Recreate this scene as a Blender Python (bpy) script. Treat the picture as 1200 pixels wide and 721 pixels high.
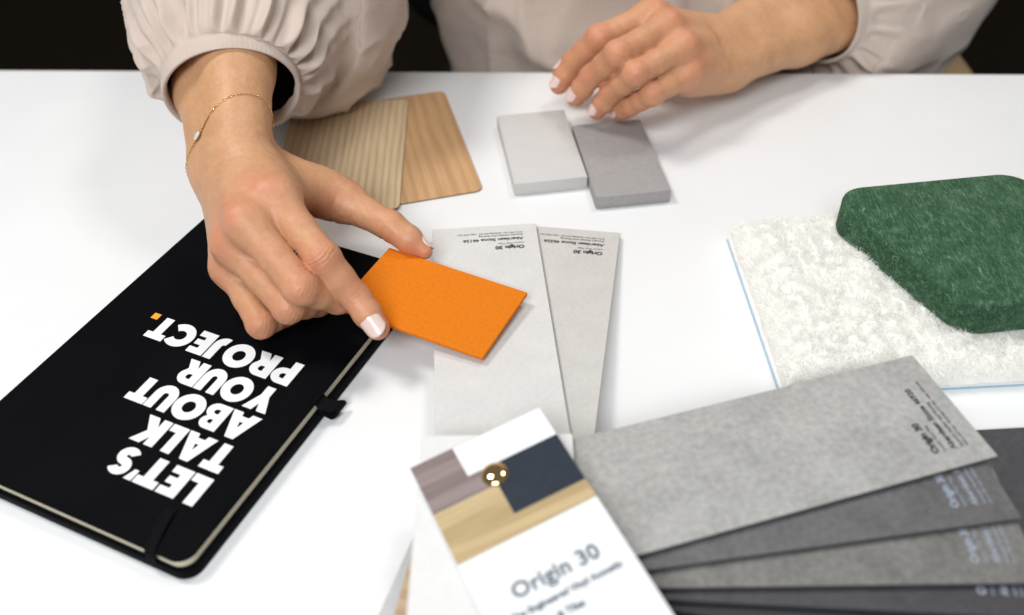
import bpy, bmesh, math, random
import numpy as np
from mathutils import Vector, Matrix

for o in list(bpy.data.objects):
    bpy.data.objects.remove(o, do_unlink=True)
scene = bpy.context.scene
COL = scene.collection
random.seed(7)
rng = np.random.default_rng(11)

# ------------------------------------------------------------------ camera
cam_data = bpy.data.cameras.new('camera')
cam = bpy.data.objects.new('camera', cam_data)
COL.objects.link(cam)
scene.camera = cam
PITCH, ROLL, CAM_H = 0.745, -0.0273, 0.36
_c, _s = math.cos(PITCH), math.sin(PITCH)
_fw = Vector((0, _c, -_s)); _up = Vector((0, _s, _c)); _rt = Vector((1, 0, 0))
_r2 = _rt * math.cos(ROLL) + _up * math.sin(ROLL)
_u2 = _up * math.cos(ROLL) - _rt * math.sin(ROLL)
_m = Matrix((_r2, _u2, -_fw)).transposed().to_4x4()
_m.translation = Vector((0, 0, CAM_H))
cam.matrix_world = _m
cam_data.sensor_width = 36.0
cam_data.lens = 1140.0 / 1200.0 * 36.0
cam_data.clip_start = 0.01
cam_data.clip_end = 60.0
cam_data.dof.use_dof = True
cam_data.dof.focus_distance = 0.515
cam_data.dof.aperture_fstop = 4.8

# ------------------------------------------------------------------ light
world = bpy.data.worlds.new('World')
scene.world = world
world.use_nodes = True
wb = world.node_tree.nodes['Background']
wb.inputs['Color'].default_value = (0.96, 0.98, 1.0, 1)
wb.inputs['Strength'].default_value = 0.17


def area(name, loc, target, size, power, color):
    l = bpy.data.lights.new(name, 'AREA')
    l.shape = 'RECTANGLE'
    l.size, l.size_y = size
    l.energy = power
    l.color = color
    o = bpy.data.objects.new(name, l)
    COL.objects.link(o)
    o.location = loc
    o.rotation_euler = (Vector(target) - Vector(loc)).to_track_quat('-Z', 'Y').to_euler()
    return o


area('window_light', (-0.40, -1.15, 1.65), (0, 0.55, 0), (1.1, 0.75), 38.5, (0.94, 0.975, 1.0))
area('ceiling_lamp_light', (-0.85, 0.75, 1.7), (0, 0.50, 0), (0.40, 0.40), 14.5, (1.0, 0.97, 0.93))
area('ceiling_lamp_light', (0.62, 1.05, 1.9), (0, 0.50, 0), (0.40, 0.40), 9, (1.0, 0.97, 0.93))

scene.view_settings.view_transform = 'Standard'
scene.view_settings.look = 'None'
scene.view_settings.exposure = 0.06
scene.view_settings.gamma = 1.0
scene.render.resolution_x = 1024
scene.render.resolution_y = 615

# ------------------------------------------------------------------ helpers


def tag(o, label=None, cat=None, group=None, kind=None):
    if label: o['label'] = label
    if cat: o['category'] = cat
    if group: o['group'] = group
    if kind: o['kind'] = kind
    return o


def empty(name, loc=(0, 0, 0), rz=0.0):
    o = bpy.data.objects.new(name, None)
    o.empty_display_size = 0.02
    COL.objects.link(o)
    o.location = loc
    o.rotation_euler = (0, 0, rz)
    return o


def link_mesh(name, verts, faces, mat, parent=None, smooth=False, mtx=None):
    me = bpy.data.meshes.new(name)
    if isinstance(verts, np.ndarray):
        verts = verts.tolist()
    if isinstance(faces, np.ndarray):
        faces = faces.tolist()
    me.from_pydata(verts, [], faces)
    me.update()
    if smooth:
        me.polygons.foreach_set('use_smooth', [True] * len(me.polygons))
    o = bpy.data.objects.new(name, me)
    COL.objects.link(o)
    if mat: me.materials.append(mat)
    if parent is not None: o.parent = parent
    if mtx is not None: o.matrix_local = mtx
    return o


def link_bm(name, bm, mat, parent=None, smooth=False, mtx=None):
    me = bpy.data.meshes.new(name)
    bmesh.ops.recalc_face_normals(bm, faces=bm.faces[:])
    bm.to_mesh(me)
    bm.free()
    if smooth:
        me.polygons.foreach_set('use_smooth', [True] * len(me.polygons))
    o = bpy.data.objects.new(name, me)
    COL.objects.link(o)
    if mat: me.materials.append(mat)
    if parent is not None: o.parent = parent
    if mtx is not None: o.matrix_local = mtx
    return o


def rounded_outline(pts, radius, seg=6):
    """Round every corner of a 2D polygon."""
    out = []
    n = len(pts)
    for i in range(n):
        p0 = Vector(pts[i - 1][:2]); p1 = Vector(pts[i][:2]); p2 = Vector(pts[(i + 1) % n][:2])
        r = radius[i] if isinstance(radius, (list, tuple)) else radius
        if r <= 0:
            out.append((p1.x, p1.y)); continue
        a = (p0 - p1).normalized(); b = (p2 - p1).normalized()
        ang = a.angle(b)
        t = r / math.tan(ang / 2)
        t = min(t, 0.45 * (p0 - p1).length, 0.45 * (p2 - p1).length)
        r2 = t * math.tan(ang / 2)
        c = p1 + (a + b).normalized() * (r2 / math.sin(ang / 2))
        s = p1 + a * t - c; e = p1 + b * t - c
        a0 = math.atan2(s.y, s.x); a1 = math.atan2(e.y, e.x)
        d = (a1 - a0 + math.pi) % (2 * math.pi) - math.pi
        for k in range(seg + 1):
            th = a0 + d * k / seg
            out.append((c.x + r2 * math.cos(th), c.y + r2 * math.sin(th)))
    return out


def slab_bm(outline, z0, z1, bevel=0.0, bseg=2):
    bm = bmesh.new()
    vs = [bm.verts.new((x, y, z0)) for x, y in outline]
    f = bm.faces.new(vs)
    if f.normal.z > 0: pass
    r = bmesh.ops.extrude_face_region(bm, geom=[f])
    for v in r['geom']:
        if isinstance(v, bmesh.types.BMVert): v.co.z = z1
    bmesh.ops.recalc_face_normals(bm, faces=bm.faces[:])
    if bevel > 0:
        es = [e for e in bm.edges if abs(e.verts[0].co.z - e.verts[1].co.z) < 1e-7]
        bmesh.ops.bevel(bm, geom=es, offset=bevel, segments=bseg, affect='EDGES', profile=0.5)
    return bm


def rect(x0, y0, x1, y1):
    return [(x0, y0), (x1, y0), (x1, y1), (x0, y1)]


def shade_flat_auto(o, ang=35):
    me = o.data
    me.polygons.foreach_set('use_smooth', [True] * len(me.polygons))
    bm = bmesh.new(); bm.from_mesh(me)
    for e in bm.edges:
        if len(e.link_faces) == 2 and e.calc_face_angle(0) > math.radians(ang): e.smooth = False
    bm.to_mesh(me); bm.free()


def text_mesh(body, size, name, mat, parent, mtx, align='LEFT', bold=0.0, thick=0.00005, spacing=1.0):
    cu = bpy.data.curves.new(name, 'FONT')
    cu.body = body
    cu.size = size
    cu.align_x = align
    cu.offset = bold
    cu.extrude = thick
    cu.space_character = spacing
    cu.resolution_u = 3
    tmp = bpy.data.objects.new(name, cu)
    COL.objects.link(tmp)
    dg = bpy.context.evaluated_depsgraph_get()
    me = bpy.data.meshes.new_from_object(tmp.evaluated_get(dg))
    bpy.data.objects.remove(tmp, do_unlink=True)
    me.name = name
    me.materials.clear()
    me.materials.append(mat)
    o = bpy.data.objects.new(name, me)
    COL.objects.link(o)
    o.parent = parent
    o.matrix_local = mtx
    return o


# value noise on a lattice, for shaping cloth and pile
_perm = rng.random((64, 64, 64)).astype(np.float32)


def vnoise(P):
    P = np.asarray(P, np.float64)
    i = np.floor(P).astype(int)
    f = P - i
    f = f * f * (3 - 2 * f)
    out = 0
    for dx in (0, 1):
        for dy in (0, 1):
            for dz in (0, 1):
                w = (f[..., 0] if dx else 1 - f[..., 0]) * (f[..., 1] if dy else 1 - f[..., 1]) * (f[..., 2] if dz else 1 - f[..., 2])
                out = out + w * _perm[(i[..., 0] + dx) % 64, (i[..., 1] + dy) % 64, (i[..., 2] + dz) % 64]
    return out


# ------------------------------------------------------------------ materials
class Mat:
    def __init__(self, name, color=(0.8, 0.8, 0.8), rough=0.5, spec=0.5, metal=0.0):
        self.m = bpy.data.materials.new(name)
        self.m.use_nodes = True
        self.nt = self.m.node_tree
        self.b = self.nt.nodes['Principled BSDF']
        self.b.inputs['Base Color'].default_value = (*color, 1)
        self.b.inputs['Roughness'].default_value = rough
        self.b.inputs['Specular IOR Level'].default_value = spec
        self.b.inputs['Metallic'].default_value = metal
        self.tc = None

    def n(self, t, **kw):
        nd = self.nt.nodes.new(t)
        for k, v in kw.items():
            if k in nd.inputs: nd.inputs[k].default_value = v
            else: setattr(nd, k, v)
        return nd

    def l(self, a, b):
        self.nt.links.new(a, b)

    def coords(self, scale=(1, 1, 1), rot=(0, 0, 0), loc=(0, 0, 0)):
        if self.tc is None:
            self.tc = self.n('ShaderNodeTexCoord')
        mp = self.n('ShaderNodeMapping')
        mp.inputs['Scale'].default_value = scale
        mp.inputs['Rotation'].default_value = rot
        mp.inputs['Location'].default_value = loc
        self.l(self.tc.outputs['Object'], mp.inputs['Vector'])
        return mp.outputs['Vector']

    def noise(self, vec, scale, detail=4, rough=0.55, dist=0.0):
        nd = self.n('ShaderNodeTexNoise')
        nd.inputs['Scale'].default_value = scale
        nd.inputs['Detail'].default_value = detail
        nd.inputs['Roughness'].default_value = rough
        nd.inputs['Distortion'].default_value = dist
        self.l(vec, nd.inputs['Vector'])
        return nd.outputs['Fac']

    def ramp(self, fac, stops):
        r = self.n('ShaderNodeValToRGB')
        e = r.color_ramp.elements
        while len(e) < len(stops): e.new(0.5)
        for el, (p, c) in zip(e, stops):
            el.position = p
            el.color = (*c, 1)
        self.l(fac, r.inputs['Fac'])
        return r.outputs['Color']

    def mix(self, fac, a, b, mode='MIX'):
        nd = self.n('ShaderNodeMix')
        nd.data_type = 'RGBA'
        nd.blend_type = mode
        for sock, v in ((nd.inputs[0], fac), (nd.inputs[6], a), (nd.inputs[7], b)):
            if hasattr(v, 'is_linked') or isinstance(v, bpy.types.NodeSocket): self.l(v, sock)
            elif isinstance(v, (int, float)): sock.default_value = v
            else: sock.default_value = (*v, 1)
        return nd.outputs[2]

    def base(self, sock):
        self.l(sock, self.b.inputs['Base Color'])

    def bump(self, sock, strength=0.3, dist=0.001):
        bp = self.n('ShaderNodeBump')
        bp.inputs['Strength'].default_value = strength
        bp.inputs['Distance'].default_value = dist
        self.l(sock, bp.inputs['Height'])
        prev = self.b.inputs['Normal'].links
        if prev:
            self.l(prev[0].from_socket, bp.inputs['Normal'])
        self.l(bp.outputs['Normal'], self.b.inputs['Normal'])


def mul(c, k):
    return tuple(min(1, x * k) for x in c)


def mottled(name, color, var=0.25, scale=40, rough=0.6, bump=0.15, grain=600, spec=0.4, stretch=(1, 1, 1)):
    m = Mat(name, color, rough, spec)
    v = m.coords(stretch)
    a = m.noise(v, scale, 6, 0.6, 0.4)
    col = m.ramp(a, [(0.3, mul(color, 1 - var)), (0.7, mul(color, 1 + var))])
    g = m.noise(v, grain, 3, 0.6)
    col2 = m.mix(0.45, col, m.ramp(g, [(0.35, mul(color, 1 - var)), (0.65, mul(color, 1 + var))]))
    m.base(col2)
    m.bump(g, bump, 0.0006)
    return m.m


def plain(name, color, rough=0.5, spec=0.5, metal=0.0, var=0.05, scale=150, bump=0.0):
    m = Mat(name, color, rough, spec, metal)
    v = m.coords()
    a = m.noise(v, scale, 4)
    m.base(m.ramp(a, [(0.3, mul(color, 1 - var)), (0.7, mul(color, 1 + var))]))
    if bump: m.bump(a, bump, 0.0005)
    return m.m


def wood(name, light, dark, freq=260, rot=0.0, rough=0.55, contrast=(0.35, 0.68), wobble=0.35):
    m = Mat(name, light, rough, 0.3)
    along = lambda k: (k, 1.0, 1.0) if rot > 1 else (1.0, k, 1.0)
    v = m.coords(along(0.12), (0, 0, rot))
    warp = m.noise(v, 14, 3, 0.5)
    mv = m.n('ShaderNodeVectorMath', operation='MULTIPLY_ADD')
    m.l(warp, mv.inputs[0])
    mv.inputs[1].default_value = (wobble * 0.05, 0, 0)
    m.l(v, mv.inputs[2])
    w = m.n('ShaderNodeTexWave', wave_type='BANDS', bands_direction='X', wave_profile='SIN')
    w.inputs['Scale'].default_value = freq
    w.inputs['Distortion'].default_value = 1.6
    w.inputs['Detail'].default_value = 3
    w.inputs['Detail Scale'].default_value = 0.6
    m.l(mv.outputs[0], w.inputs['Vector'])
    fine = m.noise(m.coords(along(0.03), (0, 0, rot)), 900, 3, 0.6)
    broad = m.noise(m.coords(along(0.15), (0, 0, rot)), 60, 3, 0.6)
    c1 = m.ramp(w.outputs['Fac'], [(contrast[0], dark), (contrast[1], light)])
    c2 = m.mix(0.4, c1, m.ramp(fine, [(0.35, mul(dark, 0.85)), (0.62, light)]))
    c3 = m.mix(0.35, c2, m.ramp(broad, [(0.35, mul(light, 0.8)), (0.65, mul(light, 1.08))]))
    m.base(c3)
    m.bump(fine, 0.12, 0.0004)
    return m.m


# table, floor
m = Mat('white_laminate', (0.83, 0.835, 0.84), 0.34, 0.4)
v = m.coords()
sm = m.noise(v, 9, 4)
m.base(m.ramp(sm, [(0.3, (0.80, 0.805, 0.81)), (0.7, (0.835, 0.84, 0.845))]))
rr = m.n('ShaderNodeMapRange'); rr.inputs[3].default_value = 0.24; rr.inputs[4].default_value = 0.46
m.l(m.noise(v, 30, 5, 0.6), rr.inputs[0]); m.l(rr.outputs[0], m.b.inputs['Roughness'])
m.bump(m.noise(v, 900, 2), 0.02, 0.0003)
M_TABLE = m.m
M_FLOOR = mottled('dark_carpet', (0.010, 0.0062, 0.003), 0.4, 30, 0.95, 0.4, 500, 0.1)
M_CHAIR = mottled('black_upholstery', (0.006, 0.006, 0.007), 0.3, 60, 0.85, 0.3, 900, 0.2)
M_CHAIRWOOD = wood('chair_wood', (0.42, 0.30, 0.15), (0.25, 0.16, 0.07), 80)
M_CHROME = plain('chair_steel', (0.35, 0.35, 0.36), 0.3, 0.5, 1.0)

# notebook
m = Mat('black_softcover', (0.003, 0.0032, 0.0042), 0.6, 0.035)
v = m.coords()
g = m.noise(v, 1800, 3, 0.6)
m.bump(g, 0.10, 0.0003)
m.base(m.ramp(m.noise(v, 25, 4), [(0.3, (0.0022, 0.0024, 0.0034)), (0.7, (0.0036, 0.0038, 0.005))]))
M_COVER = m.m
M_BAND = plain('black_elastic', (0.004, 0.004, 0.005), 0.85, 0.1, 0, 0.3, 2500, 0.4)
m = Mat('cream_paper_edges', (0.72, 0.66, 0.5), 0.85, 0.1)
v = m.coords((1, 1, 1))
lay = m.n('ShaderNodeTexWave', wave_type='BANDS', bands_direction='Z'); lay.inputs['Scale'].default_value = 700
lay.inputs['Distortion'].default_value = 1.5
m.l(v, lay.inputs['Vector'])
m.base(m.ramp(lay.outputs['Fac'], [(0.2, (0.55, 0.49, 0.36)), (0.8, (0.78, 0.72, 0.56))]))
m.bump(lay.outputs['Fac'], 0.4, 0.0002)
M_PAGES = m.m
M_WHITEINK = plain('white_ink', (0.86, 0.865, 0.87), 0.55, 0.3, 0, 0.03, 700)
M_YELLOWINK = plain('yellow_ink', (0.80, 0.38, 0.03), 0.55, 0.3, 0, 0.04, 700)
M_BLACKINK = plain('black_ink', (0.035, 0.035, 0.04), 0.6, 0.3, 0, 0.1, 900)
M_SLATEINK = plain('slate_ink', (0.10, 0.13, 0.17), 0.7, 0.2, 0, 0.1, 900)
M_PALEINK = plain('pale_ink', (0.30, 0.34, 0.41), 0.6, 0.3, 0, 0.1, 900)

# samples
M_ASH = wood('ash_veneer', (0.75, 0.575, 0.37), (0.46, 0.31, 0.165), 66, 0.0, contrast=(0.12, 0.55), wobble=0.3)
M_OAK = wood('oak_veneer', (0.61, 0.37, 0.19), (0.44, 0.25, 0.115), 40, 0.0, contrast=(0.1, 0.75), wobble=0.6)
M_DARKEDGE = plain('laminate_core', (0.16, 0.10, 0.05), 0.6)
M_CHIP_L = mottled('pale_stone', (0.56, 0.545, 0.53), 0.05, 40, 0.6, 0.06, 1500)
M_CHIP_D = mottled('taupe_stone', (0.33, 0.31, 0.305), 0.14, 350, 0.6, 0.10, 1700)


def felt(name, c1, c2, c3, rough=0.95):
    m = Mat(name, c1, rough, 0.15)
    acc = None
    hs = None
    for i, (rot, sc) in enumerate(((0.3, 1.0), (1.4, 1.15), (2.4, 0.9), (0.9, 1.3))):
        v = m.coords((1.0, 0.22, 0.5), (0.5 * i, 0.4 * i, rot), (i * .3, 0, 0))
        wn = m.n('ShaderNodeTexNoise'); wn.inputs['Scale'].default_value = 70 + 25 * i; wn.inputs['Detail'].default_value = 2
        m.l(v, wn.inputs['Vector'])
        ad = m.n('ShaderNodeVectorMath', operation='MULTIPLY_ADD'); m.l(wn.outputs['Color'], ad.inputs[0]); ad.inputs[1].default_value = (.022, .022, .022); m.l(v, ad.inputs[2])
        v = ad.outputs[0]
        f = m.noise(v, 620 * sc, 4, 0.65, 0.5)
        if hs is None: hs = f
        else:
            mx = m.n('ShaderNodeMath', operation='MAXIMUM'); m.l(hs, mx.inputs[0]); m.l(f, mx.inputs[1]); hs = mx.outputs[0]
    col = m.ramp(hs, [(0.55, c1), (0.64, c2), (0.76, c3)])
    cl = m.noise(m.coords(), 120, 5, 0.65)
    col = m.mix(0.22, col, m.ramp(cl, [(0.38, mul(c1, .6)), (0.55, c2), (0.72, c3)]))
    m.base(col)
    m.bump(hs, 0.5, 0.0008)
    sh = m.b.inputs['Sheen Weight']; sh.default_value = 0.25
    m.b.inputs['Sheen Tint'].default_value = (*c3, 1)
    return m.m


M_GREEN = felt('green_felt', (0.022, 0.070, 0.033), (0.074, 0.158, 0.088), (0.25, 0.36, 0.25))
M_GREENFIB = plain('green_fibre', (0.12, 0.24, 0.15), 0.9, 0.2)
M_ORANGE = mottled('orange_felt_paper', (0.72, 0.195, 0.012), 0.13, 500, 0.95, 0.5, 1500, 0.1)
M_FLEECE = plain('white_fleece', (0.94, 0.925, 0.87), 0.95, 0.1, 0, 0.04, 90)
M_FLEECEFIB = plain('white_fleece_fibre', (0.965, 0.955, 0.915), 0.9, 0.15, 0, 0.03, 90)
M_BACKING = plain('white_backing', (0.82, 0.83, 0.84), 0.7)
M_BLUE = plain('blue_edge_film', (0.36, 0.58, 0.72), 0.6)
M_CARD_L1 = mottled('pale_concrete_print', (0.66, 0.65, 0.635), 0.07, 45, 0.55, 0.08, 420)
M_CARD_L2 = mottled('warm_concrete_print', (0.58, 0.56, 0.535), 0.08, 45, 0.55, 0.08, 420)
M_CARD_R1 = mottled('grey_concrete_print', (0.375, 0.37, 0.355), 0.27, 34, 0.55, 0.10, 330)
M_CARD_R2 = mottled('slate_print', (0.118, 0.114, 0.116), 0.32, 45, 0.5, 0.1, 330)
M_CARD_R3 = mottled('mid_grey_print', (0.172, 0.166, 0.156), 0.38, 45, 0.5, 0.1, 330)
M_CARD_R4 = mottled('charcoal_print', (0.052, 0.05, 0.056), 0.32, 45, 0.5, 0.1, 330)
M_CARD_R5 = mottled('black_print', (0.024, 0.024, 0.027), 0.2, 45, 0.5, 0.1, 330)
M_CARD_W = plain('white_card', (0.80, 0.81, 0.82), 0.6, 0.25, 0, 0.02, 30)
M_CARD_PALE = mottled('chalk_print', (0.74, 0.735, 0.73), 0.05, 60, 0.5, 0.06, 420)
M_CARD_TAN = wood('tan_wood_print', (0.62, 0.45, 0.29), (0.40, 0.26, 0.15), 40)
M_CARD_GREY = mottled('silver_print', (0.50, 0.50, 0.51), 0.08, 60, 0.5, 0.06, 420)
M_EDGE = plain('card_edge', (0.05, 0.05, 0.055), 0.6)
M_EDGE_PALE = plain('card_edge_pale', (0.40, 0.37, 0.30), 0.6)
M_NAVY = mottled('navy_print', (0.010, 0.019, 0.034), 0.3, 200, 0.6, 0.02, 900)
M_PRINTWOOD = wood('grey_wood_print', (0.30, 0.235, 0.225), (0.13, 0.095, 0.095), 26, 1.57)
M_PRINTOAK = wood('oak_print', (0.56, 0.43, 0.235), (0.36, 0.245, 0.115), 16, 1.57, wobble=2.5)
M_BRASS = plain('polished_brass', (0.80, 0.58, 0.27), 0.07, 0.5, 1.0, 0.02)
M_GOLD = plain('gold_chain', (0.83, 0.55, 0.20), 0.22, 0.5, 1.0, 0.03)
M_STONE = plain('clear_gem', (0.85, 0.88, 0.92), 0.08, 0.8, 0.3, 0.02)

# cloth
m = Mat('beige_crepe', (0.57, 0.468, 0.402), 0.85, 0.2)
v = m.coords()
wv = m.noise(v, 1500, 3, 0.6)
wx = m.noise(v, 30, 4)
col = m.ramp(wx, [(0.3, (0.545, 0.447, 0.382)), (0.7, (0.595, 0.494, 0.427))])
m.base(col)
m.bump(wv, 0.25, 0.0005)
m.bump(m.noise(v, 45, 4, 0.55, 0.5), 0.35, 0.004)
m.b.inputs['Sheen Weight'].default_value = 0.15
M_BLOUSE = m.m
M_TROUSER = mottled('black_trousers', (0.008, 0.008, 0.009), 0.2, 60, 0.9, 0.2, 900, 0.2)
M_HAIR = mottled('brown_hair', (0.045, 0.025, 0.014), 0.4, 90, 0.5, 0.3, 700, 0.4, (1, 1, 0.1))

# skin: pigment varies with a stored colour attribute (redder joints and tips)
m = Mat('skin', (0.60, 0.36, 0.24), 0.45, 0.42)
at_ = m.n('ShaderNodeAttribute', attribute_name='flush')
v = m.coords()
n1 = m.noise(v, 90, 5, 0.6)
n2 = m.noise(v, 420, 3, 0.6)
basec = m.ramp(n1, [(0.3, (0.545, 0.285, 0.140)), (0.7, (0.62, 0.345, 0.185))])
basec = m.mix(0.22, basec, m.ramp(n2, [(0.35, (0.50, 0.24, 0.12)), (0.65, (0.66, 0.39, 0.23))]))
red = m.mix(at_.outputs['Fac'], basec, (0.62, 0.215, 0.135))
m.base(red)
vo = m.n('ShaderNodeTexVoronoi', feature='DISTANCE_TO_EDGE'); vo.inputs['Scale'].default_value = 900
m.l(v, vo.inputs['Vector'])
m.bump(vo.outputs['Distance'], 0.22, 0.0005)
m.bump(n2, 0.28, 0.0007)
m.b.inputs['Subsurface Weight'].default_value = 0.22
m.b.inputs['Subsurface Radius'].default_value = (0.010, 0.0035, 0.0018)
m.b.inputs['Subsurface Scale'].default_value = 0.5
M_SKIN = m.m
M_NAIL = plain('nail_varnish', (0.80, 0.60, 0.545), 0.16, 0.5, 0, 0.02)

# ------------------------------------------------------------------ setting
floor = link_bm('floor', slab_bm(rect(-6, -4, 6, 9), -0.80, -0.742), M_FLOOR)
tag(floor, 'dark brown carpeted floor behind the table', kind='structure')

table = empty('table', (0.0, 0.648, 0.0), math.radians(-3.6))
tag(table, 'white table with a smooth matt top carrying all the samples', 'table')
tt = link_bm('tabletop', slab_bm(rounded_outline(rect(-0.85, -0.80, 0.85, 0.0), 0.006, 3), -0.028, 0.0, 0.0015, 2), M_TABLE, table)
shade_flat_auto(tt)
for lx in (-0.78, 0.78):
    for ly in (-0.73, -0.07):
        link_bm('leg', slab_bm(rounded_outline(rect(lx - .022, ly - .022, lx + .022, ly + .022), .005, 3), -0.742, -0.0282), M_CHROME, table)

chair = empty('chair', (0.10, 0.90, -0.742))
tag(chair, 'black upholstered chair with pale wooden arms behind the table', 'chair')
o = link_bm('seat', slab_bm(rounded_outline(rect(-.25, -.27, .25, .22), .06), 0.40, 0.47, 0.02, 3), M_CHAIR, chair); shade_flat_auto(o)
o = link_bm('backrest', slab_bm(rounded_outline(rect(-.23, -.21, .23, .21), .08), -0.03, 0.03, 0.015, 3), M_CHAIR, chair,
            mtx=Matrix.Translation((0, .27, .74)) @ Matrix.Rotation(math.radians(82), 4, 'X')); shade_flat_auto(o)
for sx in (-1, 1):
    o = link_bm('armrest', slab_bm(rounded_outline(rect(sx * .315 - .024, -.16, sx * .315 + .024, .24), .02), 0.615, 0.64, 0.008, 2), M_CHAIRWOOD, chair); shade_flat_auto(o)
    o = link_bm('armrest_post', slab_bm(rounded_outline(rect(sx * .305 - .018, .02, sx * .305 + .018, .06), .008), 0.0, 0.6155), M_CHAIRWOOD, chair); shade_flat_auto(o)
    for sy in (-.22, .18):
        link_bm('leg', slab_bm(rounded_outline(rect(sx * .22 - .018, sy - .018, sx * .22 + .018, sy + .018), .006), 0.0, 0.402), M_CHAIRWOOD, chair)

# ------------------------------------------------------------------ notebook
NB_T = 0.0125
nb = empty('notebook', (-0.0488, 0.4089, 0.0), math.radians(154.15))
tag(nb, 'black softcover notebook with bold white and yellow lettering under the reaching hand', 'notebook')
NW, NL = 0.1419, 0.2045
cov_r = [0.008, 0.0015, 0.0015, 0.008]
outl = rounded_outline(rect(0, 0, NW, NL), cov_r, 8)
fc = link_bm('front_cover', slab_bm(outl, NB_T - 0.0013, NB_T, 0.0005, 2), M_COVER, nb); shade_flat_auto(fc)
bc = link_bm('back_cover', slab_bm(rounded_outline(rect(-.0011, -.0008, NW + .0003, NL + .0011), cov_r, 8), 0.0002, 0.0066, 0.0009, 3), M_COVER, nb); shade_flat_auto(bc)
sp = link_bm('spine', slab_bm(rounded_outline(rect(NW - .0018, .0002, NW + .0004, NL - .0002), .0006), 0.0065, NB_T - 0.0012), M_COVER, nb)
pg = link_bm('page_block', slab_bm(rounded_outline(rect(.0009, .0009, NW - .002, NL - .0009), [.0072, .0003, .0003, .0072], 6), 0.00662, NB_T - 0.00132), M_PAGES, nb)


def band(name, path, width, thick, axis, mat, parent):
    """Flat strap following path points (local), its width along axis."""
    ax = Vector(axis).normalized()
    vs, fs = [], []
    n = len(path)
    for i, p in enumerate(path):
        p = Vector(p)
        t = (Vector(path[min(i + 1, n - 1)]) - Vector(path[max(i - 1, 0)])).normalized()
        nr = ax.cross(t).normalized()
        for a, b in ((-.5, -.5), (.5, -.5), (.5, .5), (-.5, .5)):
            vs.append(p + ax * (a * width) + nr * (b * thick))
    for i in range(n - 1):
        for k in range(4):
            a = i * 4 + k; b = i * 4 + (k + 1) % 4
            fs.append((a, b, b + 4, a + 4))
    fs.append((3, 2, 1, 0)); fs.append(tuple(4 * (n - 1) + k for k in range(4)))
    bm = bmesh.new()
    bv = [bm.verts.new(v) for v in vs]
    for f in fs: bm.faces.new([bv[k] for k in f])
    o = link_bm(name, bm, mat, parent)
    shade_flat_auto(o, 50)
    return o


# pen loop on the fore edge
py_ = 0.1025
loop = [(0.004, py_, NB_T - .0019), (0.0005, py_, NB_T - .0021), (-.0022, py_ + .001, NB_T - .0031)]
for k in range(13):
    a = math.radians(75 - 150 * k / 12)
    loop.append((-0.0058 - 0.0026 * math.cos(a), py_ - .004 * math.cos(a), 0.0052 + 0.0030 * math.sin(a)))
loop += [(-.002, py_, 0.0045), (-.0012, py_, 0.0060), (-.0012, py_, 0.0072)]
band('pen_loop', loop, 0.0075, 0.0009, (0, 1, 0), M_BAND, nb)
# elastic strap tail lying over the cover
ribbon = [(0.0232, 0.1835, NB_T + .0002), (0.0226, 0.1865, NB_T + .0010), (0.0214, 0.192, NB_T + .0014), (0.0198, 0.198, NB_T + .0010),
          (0.0182, 0.2038, NB_T + .0005), (0.0178, 0.2052, NB_T - .0008), (0.0177, 0.2054, 0.009), (0.0177, 0.2056, 0.0068)]
band('elastic_strap', ribbon, 0.0052, 0.0009, (1, 0, 0), M_BAND, nb)
band('elastic_strap', [(0.0185, -0.0009, .0068), (.0185, -.0010, .009), (0.0185, -0.0010, NB_T - .0004), (0.0185, .0010, NB_T + .0008), (0.0185, .006, NB_T + .0007), (.0185, .014, NB_T + .0004)], 0.0052, 0.0009, (1, 0, 0), M_BAND, nb)


# heavy geometric capitals, one mesh per letter
def stroke(path, t):
    L, R = [], []
    n = len(path)
    for i, p in enumerate(path):
        a = Vector(path[max(i - 1, 0)]); b = Vector(path[min(i + 1, n - 1)])
        d = (b - a).normalized()
        nn = Vector((-d.y, d.x)) * (t / 2)
        L.append((p[0] + nn.x, p[1] + nn.y)); R.append((p[0] - nn.x, p[1] - nn.y))
    return L + R[::-1]


def arc(cx, cy, rx, ry, a0, a1, n=18):
    return [(cx + rx * math.cos(math.radians(a0 + (a1 - a0) * k / n)), cy + ry * math.sin(math.radians(a0 + (a1 - a0) * k / n))) for k in range(n + 1)]


def ell(cx, cy, rx, ry, n=36):
    return arc(cx, cy, rx, ry, 0, 360 - 360 / n, n - 1)


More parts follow.
